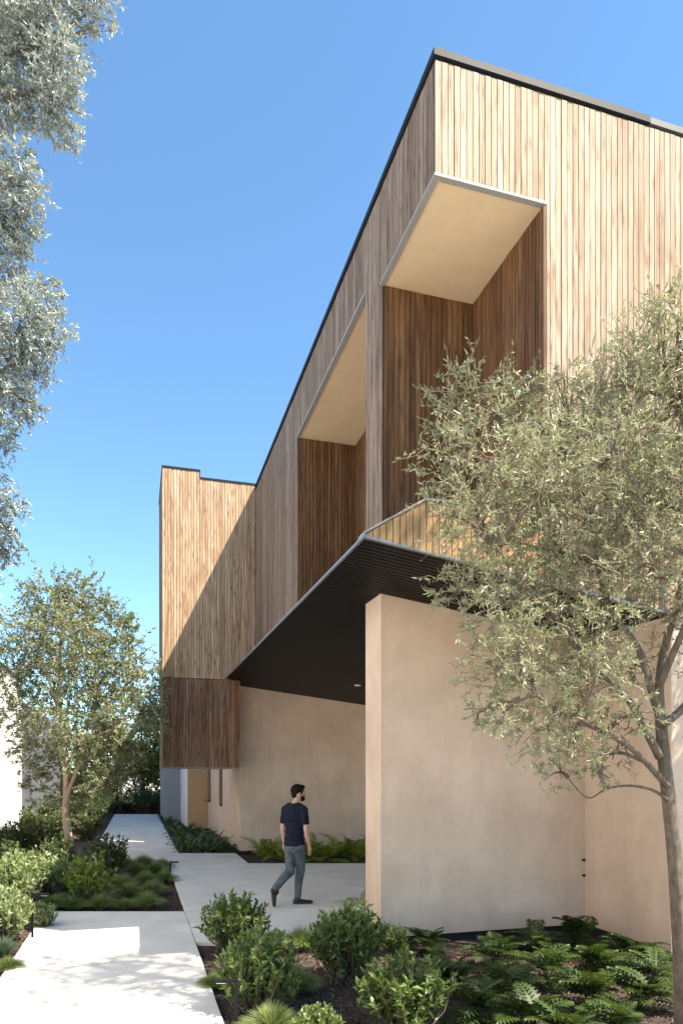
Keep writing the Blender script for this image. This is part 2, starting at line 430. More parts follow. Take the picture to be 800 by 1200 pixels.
for a, c in run(YF + .026, 18.75):
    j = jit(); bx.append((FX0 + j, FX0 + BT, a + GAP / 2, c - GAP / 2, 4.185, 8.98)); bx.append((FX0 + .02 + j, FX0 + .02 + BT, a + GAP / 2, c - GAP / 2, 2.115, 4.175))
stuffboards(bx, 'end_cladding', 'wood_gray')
# far block body
b = MB(); b.box(FX0 + g, XL + .02, YF + g, 18.74, 4.18, 8.80); b.box(FX0 + g, FXS - .01, YF + g, 18.74, 8.801, 8.97)
b.box(FX0 + .05, 2.34, YF + g + .02, 18.74, 2.12, 4.179); part(b, 'far_block_core', M['backing'])
b = MB(); b.box(FX0 + .03, 2.345, YF + .024, 18.74, 2.10, 2.113); part(b, 'underside_panel', M['trim'])
b = MB(); b.box(FX0 - .012, FXS + .012, YF - .012, 18.76, 9.035 - .045, 9.035); b.box(FXS + .014, XL + .3, YF - .012, 18.76, 8.865 - .045, 8.865)
b.box(FXS + .0005, FXS + .012, YF - .011, 18.76, 8.866, 8.989); part(b, 'far_coping', M['coping'])
# roof coping and recess soffits
b = MB(); b.box(XL - .018, XL + .10, Y0 - .018, YF - .013, ZR - .07, ZR); part(b, 'coping', M['coping'])
b = MB(); b.box(XL + .101, 5.12, Y0 - .018, Y0 + .10, ZR - .07, ZR - .001); part(b, 'coping', M['coping'])
b = MB(); b.box(5.123, 10, Y0 - .014, Y0 + .10, ZR - .075, ZR - .012); part(b, 'coping', M['coping_glint'])
b = MB(); b.box(XL + .05, XR1 + .01, Y0 + .05, YC + .01, ZS1, ZS1 + .04); part(b, 'soffit_panel', M['stucco_soffit'])
b = MB(); b.box(XL + .05, X2 + .01, YD - .011, Y2 + .01, ZS2, ZS2 + .04); part(b, 'soffit_panel', M['stucco_soffit'])
b = MB(); b.box(XL - .012, XL + .049, Y0 + .05, YC + .005, ZS1 - .012, ZS1 + .016); b.box(XL - .012, XR1 + .03, Y0 - .012, Y0 + .049, ZS1 - .012, ZS1 + .016)
part(b, 'soffit_trim', M['trim'])
b = MB(); b.box(XL - .012, XL + .049, YD, Y2, ZS2 - .012, ZS2 + .025); part(b, 'soffit_trim', M['trim'])
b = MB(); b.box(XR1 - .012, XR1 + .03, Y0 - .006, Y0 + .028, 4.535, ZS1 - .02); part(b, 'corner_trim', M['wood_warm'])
# plaster walls
def wall(x0, x1, y0, y1, z1, name='plaster_wall', mat='stucco', z0=.05):
    k = MB(); k.box(x0, x1, y0, y1, z0, z1); o = bevel(part(k, name, M[mat]), .006); return o
wall(XL, 5.428, YC, YD, 4.10, 'column_wall')
wall(5.43, 10, Y0 + .04, 9.2, 3.72, 'side_wall')
wall(XB, 10, YB, 25.46, 4.75, 'entry_wall')
XD_ = 1.745
for bb in ((XL + .03, 5.44, YC + .03, YD - .03), (5.46, 10, Y0 + .07, 9.17), (XB + .03, 10, YB + .03, 25.4)):
    b = MB(); b.box(*bb, -.06, .051); part(b, 'wall_base', M['backing'])
wall(XD_, 8, 25.53, 29.6, 4.2, 'rear_wall', 'stucco_white', 0.)
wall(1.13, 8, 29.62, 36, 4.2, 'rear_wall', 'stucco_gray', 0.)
b = MB(); b.box(XD_ + .01, XB - .01, 25.47, 25.525, .02, 3.6); dr = bevel(part(b, 'door', M['door']), .004)
b = MB(); b.box(2.30, 2.42, 25.40, 25.415, 1.02, 1.05); b.box(2.405, 2.42, 25.415, 25.47, 1.02, 1.05)
h = b.build('handle', M['brass'], dr)
for (y0, y1) in ((20.95, 21.75), (24.4, 25.25)):
    b = MB(); b.box(XB - .012, XB + .03, y0, y1, 1.0, 3.4); wn = part(b, 'window', M['black'])
    b = MB(); b.box(XB - .016, XB - .0125, y0 + .05, y1 - .05, 1.05, 3.35); b.build('pane', M['glass'], wn)
b = MB(); dl = at(419, 803, 14.9)
zz = zsof(dl.x, dl.y); b.tube([(dl.x, dl.y, zz - .02), (dl.x, dl.y, zz + .02)], [.07, .07], 16); part(b, 'downlight', M['lampwhite'])
for py in (1008, 1026):
    D = F * 5.43 / ((684.5 - VP) * C); p = at(684.5, py, D)
    b = MB(); b.box(5.395, 5.426, YC - .03, YC - .002, p.z - .012, p.z + .012); part(b, 'wall_fixing', M['black'])

b = MB(); b.box(2.8, 10, 18.80, 44, 4.76, 8.95); part(b, 'shade_block', M['stucco'])  # hidden mass added behind the far block to keep the far path shaded
# neighbour
nb = tag(empty('neighbour_house', (-3.5, 12, 0)), 'white plaster house wall along the left boundary behind the small tree', 'house')
def npart(b, name, mat):
    o = b.build(name, mat); o.parent = nb; o.matrix_parent_inverse = Matrix.Translation((3.5, -12, 0)); return o
b = MB(); b.box(-6.6, -3.5, -8.0, 24.1, -.06, 4.9); npart(b, 'wall', M['stucco_white'])
b = MB(); b.box(-6.6, -3.62, 24.105, 37, -.06, 4.4); npart(b, 'rear_wall', M['stucco_shade'])
b = MB(); b.box(-7.2, -3.51, -8.0, 13.8, 4.97, 7.6); npart(b, 'bounce_wall', M['stucco_white'])  # unseen upper storey, added to bounce sunlight onto the column and left facade
b = MB(); b.box(-6.65, -3.46, -8.04, 24.14, 4.902, 4.96); npart(b, 'parapet_cap', M['coping'])

# ------------------------------------------------------------------ vegetation generators
def unit_v(a): return a / np.maximum(np.linalg.norm(a, axis=1, keepdims=True), 1e-6)
def leaf_arrays(P, D, L, W, fold=.25, up=None):
    """diamond leaves: base P, direction D, length L, width W"""
    n = len(P); D = unit_v(D)
    R = unit_v(np.cross(D, rng.normal(size=(n, 3)) + (np.array([0, 0, 2.]) if up else 0)))
    Nn = np.cross(R, D)
    L = L[:, None]; W = W[:, None]
    v0 = P; v2 = P + D * L - Nn * L * .08; mid = P + D * L * .45
    v1 = mid + R * W * .5 + Nn * W * fold; v3 = mid - R * W * .5 + Nn * W * fold
    V = np.stack([v0, v1, v2, v3], 1).reshape(-1, 3); i = np.arange(n)[:, None] * 4
    Fc = np.concatenate([np.hstack([i, i + 1, i + 2]), np.hstack([i, i + 2, i + 3])]); return V, Fc
def leaf_mesh(name, P, D, L, W, mat, shade=None, **k):
    V, Fc = leaf_arrays(P, D, L, W, **k)
    s = rng.random(len(P)) if shade is None else shade
    return mesh_np(name, V, Fc, mat, np.repeat(s, 4))
def tubes3(P0, P1, P2, r0, r1):
    """many thin three-sided twigs with a bend"""
    n = len(P0); t = unit_v(P2 - P0); a = unit_v(np.cross(t, rng.normal(size=(n, 3)))); c = np.cross(t, a)
    V = []
    for P, r in ((P0, r0), (P1, (r0 + r1) / 2), (P2, r1)):
        for k in range(3):
            g_ = 2 * math.pi * k / 3; V.append(P + (a * math.cos(g_) + c * math.sin(g_)) * np.reshape(r, (-1, 1)))
    V = np.stack(V, 1).reshape(-1, 3); i = np.arange(n)[:, None] * 9; fs = []
    for s_ in (0, 3):
        for k in range(3): fs.append(np.hstack([i + s_ + k, i + s_ + (k + 1) % 3, i + s_ + 3 + (k + 1) % 3, i + s_ + 3 + k]))
    return V, np.concatenate(fs)
def smooth_path(pts, rad, k=4):
    P = [Vector(p) for p in pts]; out = []; ro = []
    for i in range(len(P) - 1):
        p0, p1, p2, p3 = P[max(i - 1, 0)], P[i], P[i + 1], P[min(i + 2, len(P) - 1)]
        for j in range(k):
            t = j / k
            out.append(.5 * ((2 * p1) + (p2 - p0) * t + (2 * p0 - 5 * p1 + 4 * p2 - p3) * t * t + (3 * p1 - p0 - 3 * p2 + p3) * t ** 3))
            ro.append(rad[i] + (rad[i + 1] - rad[i]) * t)
    out.append(P[-1]); ro.append(rad[-1]); return out, ro
def make_tree(name, label, base, limbs, clumps, leafL, leafW, per_twig, twigs_per_m3, mats, droop=0., twl=.45, group=None, cat='tree', thin=True, minr=.02):
    """limbs: list of (points, radii); clumps: list of (centre, radius)"""
    root = tag(empty(name, base), label, cat, group); inv = Matrix.Translation(-Vector(base))
    tb = MB(); skel = []
    for pts, rad in limbs:
        p, r = smooth_path(pts, rad); tb.tube(p, r, 9)
        q = len(p) // 3 if len(skel) == 0 else 1
        skel += p[q:]
    P0 = []; Dr = []; Ln = []
    for c, r in clumps:
        c = Vector(c)
        rr = Vector((r, r, r)) if not hasattr(r, '__len__') else Vector(r)
        near = min(skel, key=lambda s: (s - c).length + .8 * max(0, s.z - c.z + .1))
        m1 = near.lerp(c, .5) + Vector((random.uniform(-.1, .1), random.uniform(-.1, .1), random.uniform(.0, .12))) * rr.x
        p, q = smooth_path([near, m1, c], [minr * 1.0, minr * .75, minr * .4], 4); tb.tube(p, q, 5)
        nsub = 5
        ends = []
        for _ in range(nsub):
            d = Vector(rng.normal(size=3)); d.normalize(); e = c + Vector((d.x * rr.x, d.y * rr.y, d.z * rr.z)) * .7
            st = p[random.randint(len(p) // 2, len(p) - 1)]
            pp, qq = smooth_path([st, st.lerp(e, .5) + Vector((0, 0, .08 * rr.z)), e], [minr * .4, minr * .3, minr * .15], 3); tb.tube(pp, qq, 4, False)
        vol = 4.19 * rr.x * rr.y * rr.z; nt_ = max(12, int(twigs_per_m3 * vol ** .8))
        d = unit_v(rng.normal(size=(nt_, 3))); q = rng.random(nt_)[:, None] ** .45
        o = d * q * np.array(rr) * .85
        P0.append(np.array(c) + o)
        dd = unit_v(d * 1.0 + rng.normal(size=(nt_, 3)) * .7 + np.array([0, 0, .25 - droop])); Dr.append(dd)
        Ln.append(rr.x * twl * (.5 + rng.random(nt_)))
    P0 = np.concatenate(P0); Dr = np.concatenate(Dr); Ln = np.concatenate(Ln); n = len(P0)
    P2 = P0 + Dr * Ln[:, None]; P2[:, 2] -= droop * Ln * .5
    P1 = (P0 + P2) / 2 + rng.normal(size=(n, 3)) * Ln[:, None] * .08
    V, Fc = tubes3(P0, P1, P2, np.full(n, minr * .18), np.full(n, minr * .07))
    me = mesh_np('twigs', V, Fc, mats[-1]); tw = link(bpy.data.objects.new('twigs', me)); tw.parent = root; tw.matrix_parent_inverse = inv; tw['kind'] = 'stuff'
    k = per_twig; tpar = (rng.random((n, k)) * .95 + .08)
    PP = (P0[:, None, :] * (1 - tpar[..., None]) + P2[:, None, :] * tpar[..., None]).reshape(-1, 3)
    DD = (Dr[:, None, :] * .8 + rng.normal(size=(n, k, 3)) * .75 + np.array([0, 0, -.3 * droop])).reshape(-1, 3)
    LL = leafL * (.55 + .8 * rng.random(n * k)); WW = leafW * (.6 + .7 * rng.random(n * k))
    tsh = np.repeat(rng.random(n), k) * .5 + rng.random(n * k) * .5
    lm = leaf_mesh('crown', PP, DD, LL, WW, mats[0], tsh)
    cr = link(bpy.data.objects.new('crown', lm)); cr.parent = root; cr.matrix_parent_inverse = inv
    t = tb.build('trunk', mats[1], None, smooth=True); t.parent = root; t.matrix_parent_inverse = inv
    return root

def pr(l, D): return [at(x, y, D + (z if False else 0)) for x, y, z in l]
# ---- right foreground tree
DT = 5.2
def R(l, dd=0., n=None):
    out = []
    for i, (x, y) in enumerate(l): out.append(at(x, y, DT + dd * i / max(1, len(l) - 1)))
    return out
base = gnd(801, 1211)
limbs = [
 ([base + Vector((0, 0, -.1))] + R([(798, 1120), (791, 1010), (785, 950), (778, 890), (774, 845), (772, 805), (779, 757), (793, 708), (803, 640), (806, 560), (800, 480)], .2), [.072, .062, .055, .052, .048, .042, .035, .030, .025, .019, .013, .008]),
 (R([(776, 850), (764, 813), (753, 774), (739, 746), (715, 715), (700, 660), (690, 600), (670, 540)], .3), [.034, .029, .026, .022, .019, .016, .011, .006]),
 (R([(773, 888), (750, 844), (736, 820), (711, 795), (673, 757), (645, 715), (610, 680), (580, 640)], -.25), [.033, .028, .025, .022, .019, .016, .011, .006]),
 (R([(782, 922), (746, 883), (715, 862), (690, 851), (650, 830), (610, 800)], -.5), [.026, .02, .017, .014, .010, .006]),
 (R([(782, 938), (764, 926), (736, 921), (710, 925), (687, 935), (660, 905)], .2), [.016, .011, .009, .008, .006, .004]),
 (R([(776, 850), (800, 830), (830, 790), (860, 730), (880, 660)], .4), [.035, .03, .025, .018, .01]),
 (R([(774, 800), (800, 740), (840, 660), (860, 560), (850, 460)], -.4), [.028, .024, .019, .013, .007]),
]
cl = []
for x, y, d, r in [(548, 470, 0, 42), (590, 470, .1, 45), (525, 530, -.1, 40), (580, 540, -.3, 60), (520, 590, 0, 35), (640, 500, .2, 55), (640, 570, -.3, 65),
                   (690, 490, .3, 55), (730, 450, .1, 52), (770, 410, .1, 55), (795, 370, 0, 40), (720, 530, -.3, 60), (780, 490, .2, 65), (560, 620, -.2, 55),
                   (620, 640, .2, 65), (690, 610, .1, 70), (750, 590, .3, 65), (800, 570, -.2, 60), (545, 690, -.2, 40), (590, 710, -.3, 50), (640, 720, .1, 60),
                   (700, 690, .2, 60), (760, 660, -.3, 55), (800, 690, .1, 45), (575, 780, -.3, 38), (620, 790, -.2, 50), (670, 790, .2, 45), (590, 835, -.4, 30),
                   (640, 855, -.3, 42), (690, 850, 0, 32), (655, 905, .1, 30), (720, 880, .1, 26), (840, 440, 0, 70), (870, 540, .2, 90), (880, 650, -.2, 90), (850, 750, .2, 60),
                   (930, 600, .1, 90), (920, 480, 0, 80), (850, 840, .3, 40), (700, 750, -.4, 45), (600, 590, .4, 55), (700, 800, -.5, 38), (745, 835, -.4, 30), (668, 868, -.4, 34), (605, 760, -.45, 40), (560, 835, -.3, 24), (700, 905, -.2, 22), (660, 440, .2, 22), (745, 775, .3, 30)]:
    cl.append((at(x, y, DT + d), r * DT / F))
make_tree('olive_tree', 'large pale olive tree in the right foreground in front of the plaster walls', base, limbs, cl,
          .047, .0118, 13, 430, (M['lf_olive'], M['bark'], M['bark_tan']), .1, .6, minr=.02)

# ---- trees standing right of the frame, they shade the right bed and dapple the path
for (bx_, by_, zz0, zz1, rr_, lab) in ((4.15, 3.4, 8.6, 10.2, .75, 'tall thin tree at the right whose shadow dapples the near path'),
                                      (6.7, 4.8, 3.4, 7.4, 1.2, 'broad dark green tree shading the right bed beside the house')):
    bs = Vector((bx_, by_, 0)); cl = []
    for i in range(9):
        cl.append((Vector((bx_ + random.uniform(-1, 1) * rr_, by_ + random.uniform(-1, 1) * rr_ * .8, random.uniform(zz0, zz1))), random.uniform(.4, .62)))
    make_tree('tall_tree', lab, bs, [([bs + Vector((0, 0, -.1)), bs + Vector((.05, 0, 2)), bs + Vector((-.1, .05, 4.5)), bs + Vector((0, 0, zz1 - .4))], [.12, .1, .075, .03])],
              cl, .09, .03, 9, 95 if zz0 > 5 else 150, (M['lf_mid'], M['bark']), .1, .6, minr=.03)

# ---- left tree on the lawn bed
DL = 14.6
base = gnd(84, 1014)
def L(l, dd=0.): return [at(x, y, DL + dd * i / max(1, len(l) - 1)) for i, (x, y) in enumerate(l)]
limbs = [([base + Vector((0, 0, -.1))] + L([(81, 985), (77, 955), (78, 928), (77, 900), (75, 870), (73, 845), (69, 822), (70, 795), (70, 765), (75, 730), (70, 700)]),
          [.105, .09, .08, .07, .065, .06, .055, .05, .042, .035, .025, .012]),
         (L([(78, 945), (82, 925), (90, 905), (100, 882), (112, 866), (125, 858), (138, 870)], -.4), [.05, .045, .04, .034, .028, .02, .012]),
         (L([(83, 890), (92, 866), (105, 846), (118, 834), (135, 815), (150, 800)], .4), [.04, .036, .032, .026, .018, .01]),
         (L([(72, 838), (64, 820), (58, 800), (50, 775), (40, 750)], -.3), [.035, .03, .024, .018, .01]),
         (L([(90, 905), (105, 890), (125, 885), (145, 890)], .3), [.026, .02, .015, .008])]
cl = []
for x, y, d, r in [(60, 705, 0, 36), (95, 700, .3, 34), (30, 735, -.3, 34), (75, 745, -.6, 40), (120, 730, .3, 34), (15, 780, 0, 34), (50, 790, .6, 36), (95, 780, -.4, 40),
                   (140, 765, .2, 34), (125, 800, .6, 36), (165, 795, 0, 28), (25, 830, .3, 32), (65, 835, -.7, 34), (105, 835, .6, 36), (150, 840, -.3, 34), (40, 875, -.2, 28),
                   (95, 875, -.5, 30), (130, 880, .2, 34), (165, 830, .4, 26), (120, 920, -.3, 26), (95, 930, .5, 20), (185, 815, 0, 15), (35, 905, .1, 16), (62, 895, .7, 22), (45, 925, .2, 20), (75, 935, .6, 18), (150, 890, .1, 24), (110, 900, .6, 26), (178, 850, .2, 20), (140, 915, .5, 22), (150, 740, .5, 20)]:
    cl.append((at(x, y, DL + d), r * DL / F))
make_tree('small_tree', 'slender light green tree with a curved bare trunk in the left bed', base, limbs, cl,
          .09, .034, 13, 125, (M['lf_mid'], M['bark_tan']), .1, .5, minr=.028)

# ---- big silvery tree, upper left
DE = 17.5
base = gnd(-235, 1000); base = Vector((-8.6, 20.5, 0))
top = base + Vector((.6, -.3, 17))
cl = []; tr_pts = [base + Vector((0, 0, -.1)), base + Vector((.2, 0, 5)), base + Vector((.5, -.2, 10)), base + Vector((.3, .1, 15)), base + Vector((.7, -.2, 21))]
for x, y, d, r in [(45, 25, 0, 48), (105, 15, .3, 20), (122, 28, .2, 13), (20, 70, .5, 45), (70, 75, -.3, 32), (62, 120, 0, 30), (75, 155, .2, 20), (40, 130, .4, 24),
                   (-10, 110, 0, 40), (15, 195, 0, 30), (35, 220, -.3, 24), (-10, 240, 0, 42), (20, 265, .4, 28), (10, 300, .3, 30), (45, 350, 0, 26), (25, 375, -.4, 36), (60, 385, .2, 26),
                   (5, 420, .2, 40), (45, 420, .4, 24), (15, 465, 0, 28), (35, 475, .3, 16), (-5, 510, .2, 24), (10, 590, .1, 22), (-8, 625, .2, 30), (12, 650, .3, 14), (65, 335, .3, 9),
                   (-70, 60, 1, 70), (-80, 180, 1, 80), (-60, 320, 1, 70), (-70, 440, 1, 70), (-60, 560, 1, 60), (-40, 680, 1, 35), (-150, 120, 1.5, 90), (-150, 300, 1.5, 90), (-150, 480, 1.5, 80),
                   (20, -40, .5, 55), (100, -40, 0, 40), (-60, -60, .5, 90)]:
    cl.append((at(x, y, DE + d), r * DE / F))
lims = [(tr_pts, [.28, .24, .2, .15, .06])]
for t_, (x, y) in ((.35, (-20, 620)), (.5, (10, 430)), (.6, (20, 330)), (.75, (10, 220)), (.9, (30, 60)), (.8, (60, 100))):
    k = int(t_ * 3.99); fpt = tr_pts[k].lerp(tr_pts[k + 1], t_ * 4 - k if t_ * 4 - k < 1 else .5); e = at(x, y, DE)
    lims.append(([fpt, fpt.lerp(e, .5) + Vector((0, 0, .4)), e], [.09, .06, .03]))
make_tree('eucalyptus_tree', 'very tall silvery grey tree rising along the left edge against the sky', base, lims, cl,
          .12, .045, 13, 95, (M['lf_euc'], M['bark']), .45, .5, minr=.03)

# ---- trees closing the far end of the path
spec = [(100, 38, 60, 5.4, 0), (135, 39.5, 50, 5.0, 1), (165, 38.5, 50, 5.8, 0), (188, 41, 45, 4.8, 1), (70, 40, 45, 5.2, 1), (210, 43, 60, 5.4, 0)]
labs = ['leafy background tree left of the far path end', 'dark background tree behind the middle of the far path end', 'sunlit yellow green tree behind the far path end',
        'narrow dark tree beside the house at the far path end', 'dark tree behind the shaded neighbouring wall', 'background tree mostly hidden behind the far house wall']
for (px, D, r, hz, dk), lb in zip(spec, labs):
    bs = at(px, 909, D); bs.z = 0; cl = []
    for i in range(13):
        a = random.uniform(0, 6.28); q = random.uniform(.2, 1) * 1.5
        cl.append((bs + Vector((math.cos(a) * q, math.sin(a) * q, random.uniform(.5, hz - .5))), random.uniform(.5, .85)))
    make_tree('background_tree', lb, bs, [([bs + Vector((0, 0, -.1)), bs + Vector((.1, 0, 1.5)), bs + Vector((0, .1, 3)), bs + Vector((.1, 0, hz - .6))], [.1, .085, .07, .03])],
              cl, .17, .08, 9, 40, (M['lf_dark'] if dk else M['lf_hedge'], M['bark_dark']), .1, .5, group='trees at the end of the path', minr=.04)

# ------------------------------------------------------------------ shrubs, ferns, grasses
def shrub_meshes(seed, nst, leafL, leafW, per, mat):
    """unit shrub: about 1 high, radius about .55"""
    global rng
    rng = np.random.default_rng(seed)
    P0 = np.zeros((nst, 3)); P0[:, :2] = rng.normal(size=(nst, 2)) * .10
    a = rng.random(nst) * 6.28; q = rng.random(nst) ** .6
    hgt = (.55 + .45 * rng.random(nst)) * np.sqrt(1 - .55 * q ** 2)
    P2 = np.stack([np.cos(a) * q * .52, np.sin(a) * q * .52, hgt], 1)
    P1 = (P0 + P2) / 2 + np.stack([np.cos(a) * q * .08, np.sin(a) * q * .08, -.02 * np.ones(nst)], 1)
    V, Fc = tubes3(P0, P1, P2, np.full(nst, .012), np.full(nst, .004)); st = mesh_np('stems', V, Fc, M['bark'])
    t = .28 + .76 * rng.random((nst, per)) ** .7
    PP = ((1 - t[..., None]) ** 2 * P0[:, None] + 2 * t[..., None] * (1 - t[..., None]) * P1[:, None] + t[..., None] ** 2 * P2[:, None]).reshape(-1, 3)
    Dv = unit_v(P2 - P1); DD = (Dv[:, None] * .7 + rng.normal(size=(nst, per, 3)) * .6 + np.array([0, 0, .25])).reshape(-1, 3)
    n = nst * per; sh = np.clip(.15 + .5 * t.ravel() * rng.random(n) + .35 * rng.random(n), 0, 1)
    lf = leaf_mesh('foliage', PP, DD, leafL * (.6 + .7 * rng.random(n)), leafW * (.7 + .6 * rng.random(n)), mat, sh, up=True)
    return st, lf
def place(name, cat, meshes, loc, size, label, group=None, rz=None, hs=1.):
    root = tag(empty(name, loc, random.uniform(0, 6.28) if rz is None else rz), label, cat, group)
    size *= 1.15 if cat == 'shrub' else 1.08; root.scale = (size, size, size * hs)
    for nm, me in meshes:
        o = bpy.data.objects.new(nm, me); link(o, root)
    return root
def mk(seed, nst, L_, W_, per, mat):
    s, l = shrub_meshes(seed, nst, L_, W_, per, mat); return [('stems', s), ('foliage', l)]
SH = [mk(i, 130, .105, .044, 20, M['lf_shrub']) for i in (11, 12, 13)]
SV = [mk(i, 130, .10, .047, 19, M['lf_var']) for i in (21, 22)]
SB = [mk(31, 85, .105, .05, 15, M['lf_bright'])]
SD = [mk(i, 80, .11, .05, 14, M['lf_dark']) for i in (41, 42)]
def gz(px, py): return gnd(px, py, SZ)
G1 = 'round glossy shrubs in the right bed'
place('shrub', 'shrub', SH[0], gz(274, 1119), .62, 'rounded green shrub at the path corner nearest the walking man', G1)
place('shrub', 'shrub', SH[1], gz(306, 1188), .60, 'pale green shrub right behind the black front path light', G1)
place('shrub', 'shrub', SH[2], gz(408, 1150), .66, 'dark green shrub in front of the lit column edge', G1)
place('shrub', 'shrub', SH[1], gz(476, 1214), .64, 'broad glossy shrub at the bottom centre of the picture', G1, hs=.85)
place('shrub', 'shrub', SH[0], gz(462, 1120), .30, 'low sprigs of green leaves at the foot of the column corner', G1)
place('shrub', 'shrub', SH[2], gz(372, 1232), .30, 'small leafy shoots at the bottom picture edge right of path light', G1)
G2 = 'pale sunlit shrubs left of the near path'
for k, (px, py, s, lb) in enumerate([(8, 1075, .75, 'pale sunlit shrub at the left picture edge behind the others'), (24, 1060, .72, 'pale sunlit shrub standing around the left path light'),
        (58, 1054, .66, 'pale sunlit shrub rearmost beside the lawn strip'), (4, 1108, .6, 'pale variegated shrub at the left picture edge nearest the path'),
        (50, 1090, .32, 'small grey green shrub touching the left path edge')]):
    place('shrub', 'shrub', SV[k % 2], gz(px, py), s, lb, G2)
for k in range(9):
    place('shrub', 'shrub', SD[k % 2], XD(-2.6 + k * .5, 35.3 + (k % 3) * .6, SZ), random.uniform(1.1, 1.6), 'dark leafy shrub in the low row closing the far path end', 'dark shrubs at the end of the path', hs=.8)
place('shrub', 'shrub', SB[0], gz(104, 1062), .72, 'bright yellow green shrub at the foot of the small tree', 'shrubs in the grass bed')
place('shrub', 'shrub', SD[0], gz(128, 1030), .75, 'dark green shrub between small tree and far path', 'shrubs in the grass bed')
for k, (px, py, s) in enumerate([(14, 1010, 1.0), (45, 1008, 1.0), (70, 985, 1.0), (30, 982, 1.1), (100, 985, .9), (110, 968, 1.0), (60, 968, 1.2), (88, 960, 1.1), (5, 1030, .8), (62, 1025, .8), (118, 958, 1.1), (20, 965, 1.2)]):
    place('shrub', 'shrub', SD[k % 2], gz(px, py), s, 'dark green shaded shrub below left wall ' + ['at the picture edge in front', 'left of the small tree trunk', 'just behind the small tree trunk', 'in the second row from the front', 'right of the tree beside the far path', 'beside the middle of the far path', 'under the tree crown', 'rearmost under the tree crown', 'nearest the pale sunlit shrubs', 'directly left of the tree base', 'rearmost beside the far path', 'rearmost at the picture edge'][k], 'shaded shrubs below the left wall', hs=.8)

# grass tufts
def tuft_mesh(seed, n, mat, arch=1., wid=.012):
    r = np.random.default_rng(seed); a = r.random(n) * 6.28; q = .15 + .85 * r.random(n) ** .7
    b0 = np.stack([np.cos(a) * .12 * q, np.sin(a) * .12 * q, 0 * a], 1)
    hh = (.75 + .3 * r.random(n)) * (1 - .35 * q)
    d = np.stack([np.cos(a), np.sin(a), 0 * a], 1); sd = np.stack([-np.sin(a), np.cos(a), 0 * a], 1)
    sd = unit_v(sd + r.normal(size=(n, 3)) * .5); V = []
    for t, wf in ((0, 1.), (.35, .9), (.7, .6), (1., .08)):
        p = b0 + d * (q * arch * .62 * t ** 1.6)[:, None]; p[:, 2] += hh * (t * 1.25 - .55 * q * arch * t ** 2.6)
        V += [p - sd * wid * wf, p + sd * wid * wf]
    V = np.stack(V, 1).reshape(-1, 3); i = np.arange(n)[:, None] * 8
    Fc = np.concatenate([np.hstack([i + k, i + k + 1, i + k + 3, i + k + 2]) for k in (0, 2, 4)])
    return mesh_np('blades', V, Fc, mat, np.repeat(r.random(n), 8))
TG = [[('blades', tuft_mesh(i, 1100, M['lf_grass'], 1.25, .010))] for i in (51, 52)]
TB = [[('blades', tuft_mesh(53, 420, M['lf_blue'], .9))]]
GG = 'grass mounds in the bed between the paths'
for k, (px, py, s, lb) in enumerate([(118, 1067, .42, 'grass mound front left of the bed beside the slab edge'), (172, 1066, .44, 'striped grass mound at the front right of the bed'),
        (146, 1067, .30, 'small pale grass mound between the two front mounds'), (150, 1053, .42, 'brownish grass mound in the middle of the bed'),
        (178, 1050, .44, 'grass mound in second row beside the bare soil strip'), (145, 1042, .42, 'grass mound in the bed behind the yellow green shrub'), (170, 1038, .44, 'grass mound in the centre of the third row'),
        (192, 1036, .42, 'grass mound in the third row nearest the courtyard'), (160, 1027, .46, 'tall grass mound left in the rear row'), (182, 1025, .46, 'tall grass mound right in the rear row'),
        (168, 1018, .5, 'rearmost grass mound touching the far path'), (148, 1019, .45, 'dark grass mound beside the dark shrub and far path'), (190, 1020, .42, 'grass mound beside the small courtyard path light')]):
    place('grass_tuft', 'grass', TG[k % 2], gz(px, py), s * .84, lb, GG, hs=.74)
for px, py, s in [(60, 1066, .36), (72, 1062, .36), (84, 1066, .34), (70, 1052, .38), (84, 1052, .36), (58, 1054, .36), (92, 1066, .3)]:
    place('grass_tuft', 'grass', TG[0], gz(px, py), s, 'fine sunlit grass tuft between the pale shrubs and the slab', 'sunlit grass tufts at the slab corner', hs=.6)
for px, py, s, t, lb in [(318, 1118, .36, TG[0], 'dark grass tuft right behind the two left shrubs'), (352, 1114, .36, TG[1], 'dark grass tuft between shrubs at the courtyard edge'), (345, 1165, .34, TG[0], 'thin wispy grass tuft on bare mulch between shrubs'),
        (376, 1206, .26, TB[0], 'small blue green grass tuft on the mulch'), (318, 1216, .34, TG[1], 'grass tuft at the bottom edge right of front path light'), (250, 1160, .22, TG[0], 'sparse grass tuft beside the front path light'),
        (3, 1122, .30, TB[0], 'blue grey feathery tuft at the left picture edge'), (10, 1140, .22, TG[1], 'short grass tuft at left edge beside bare soil')]:
    place('grass_tuft', 'grass', t, gz(px, py), s, lb, 'loose grass tufts on the mulch', hs=.75)

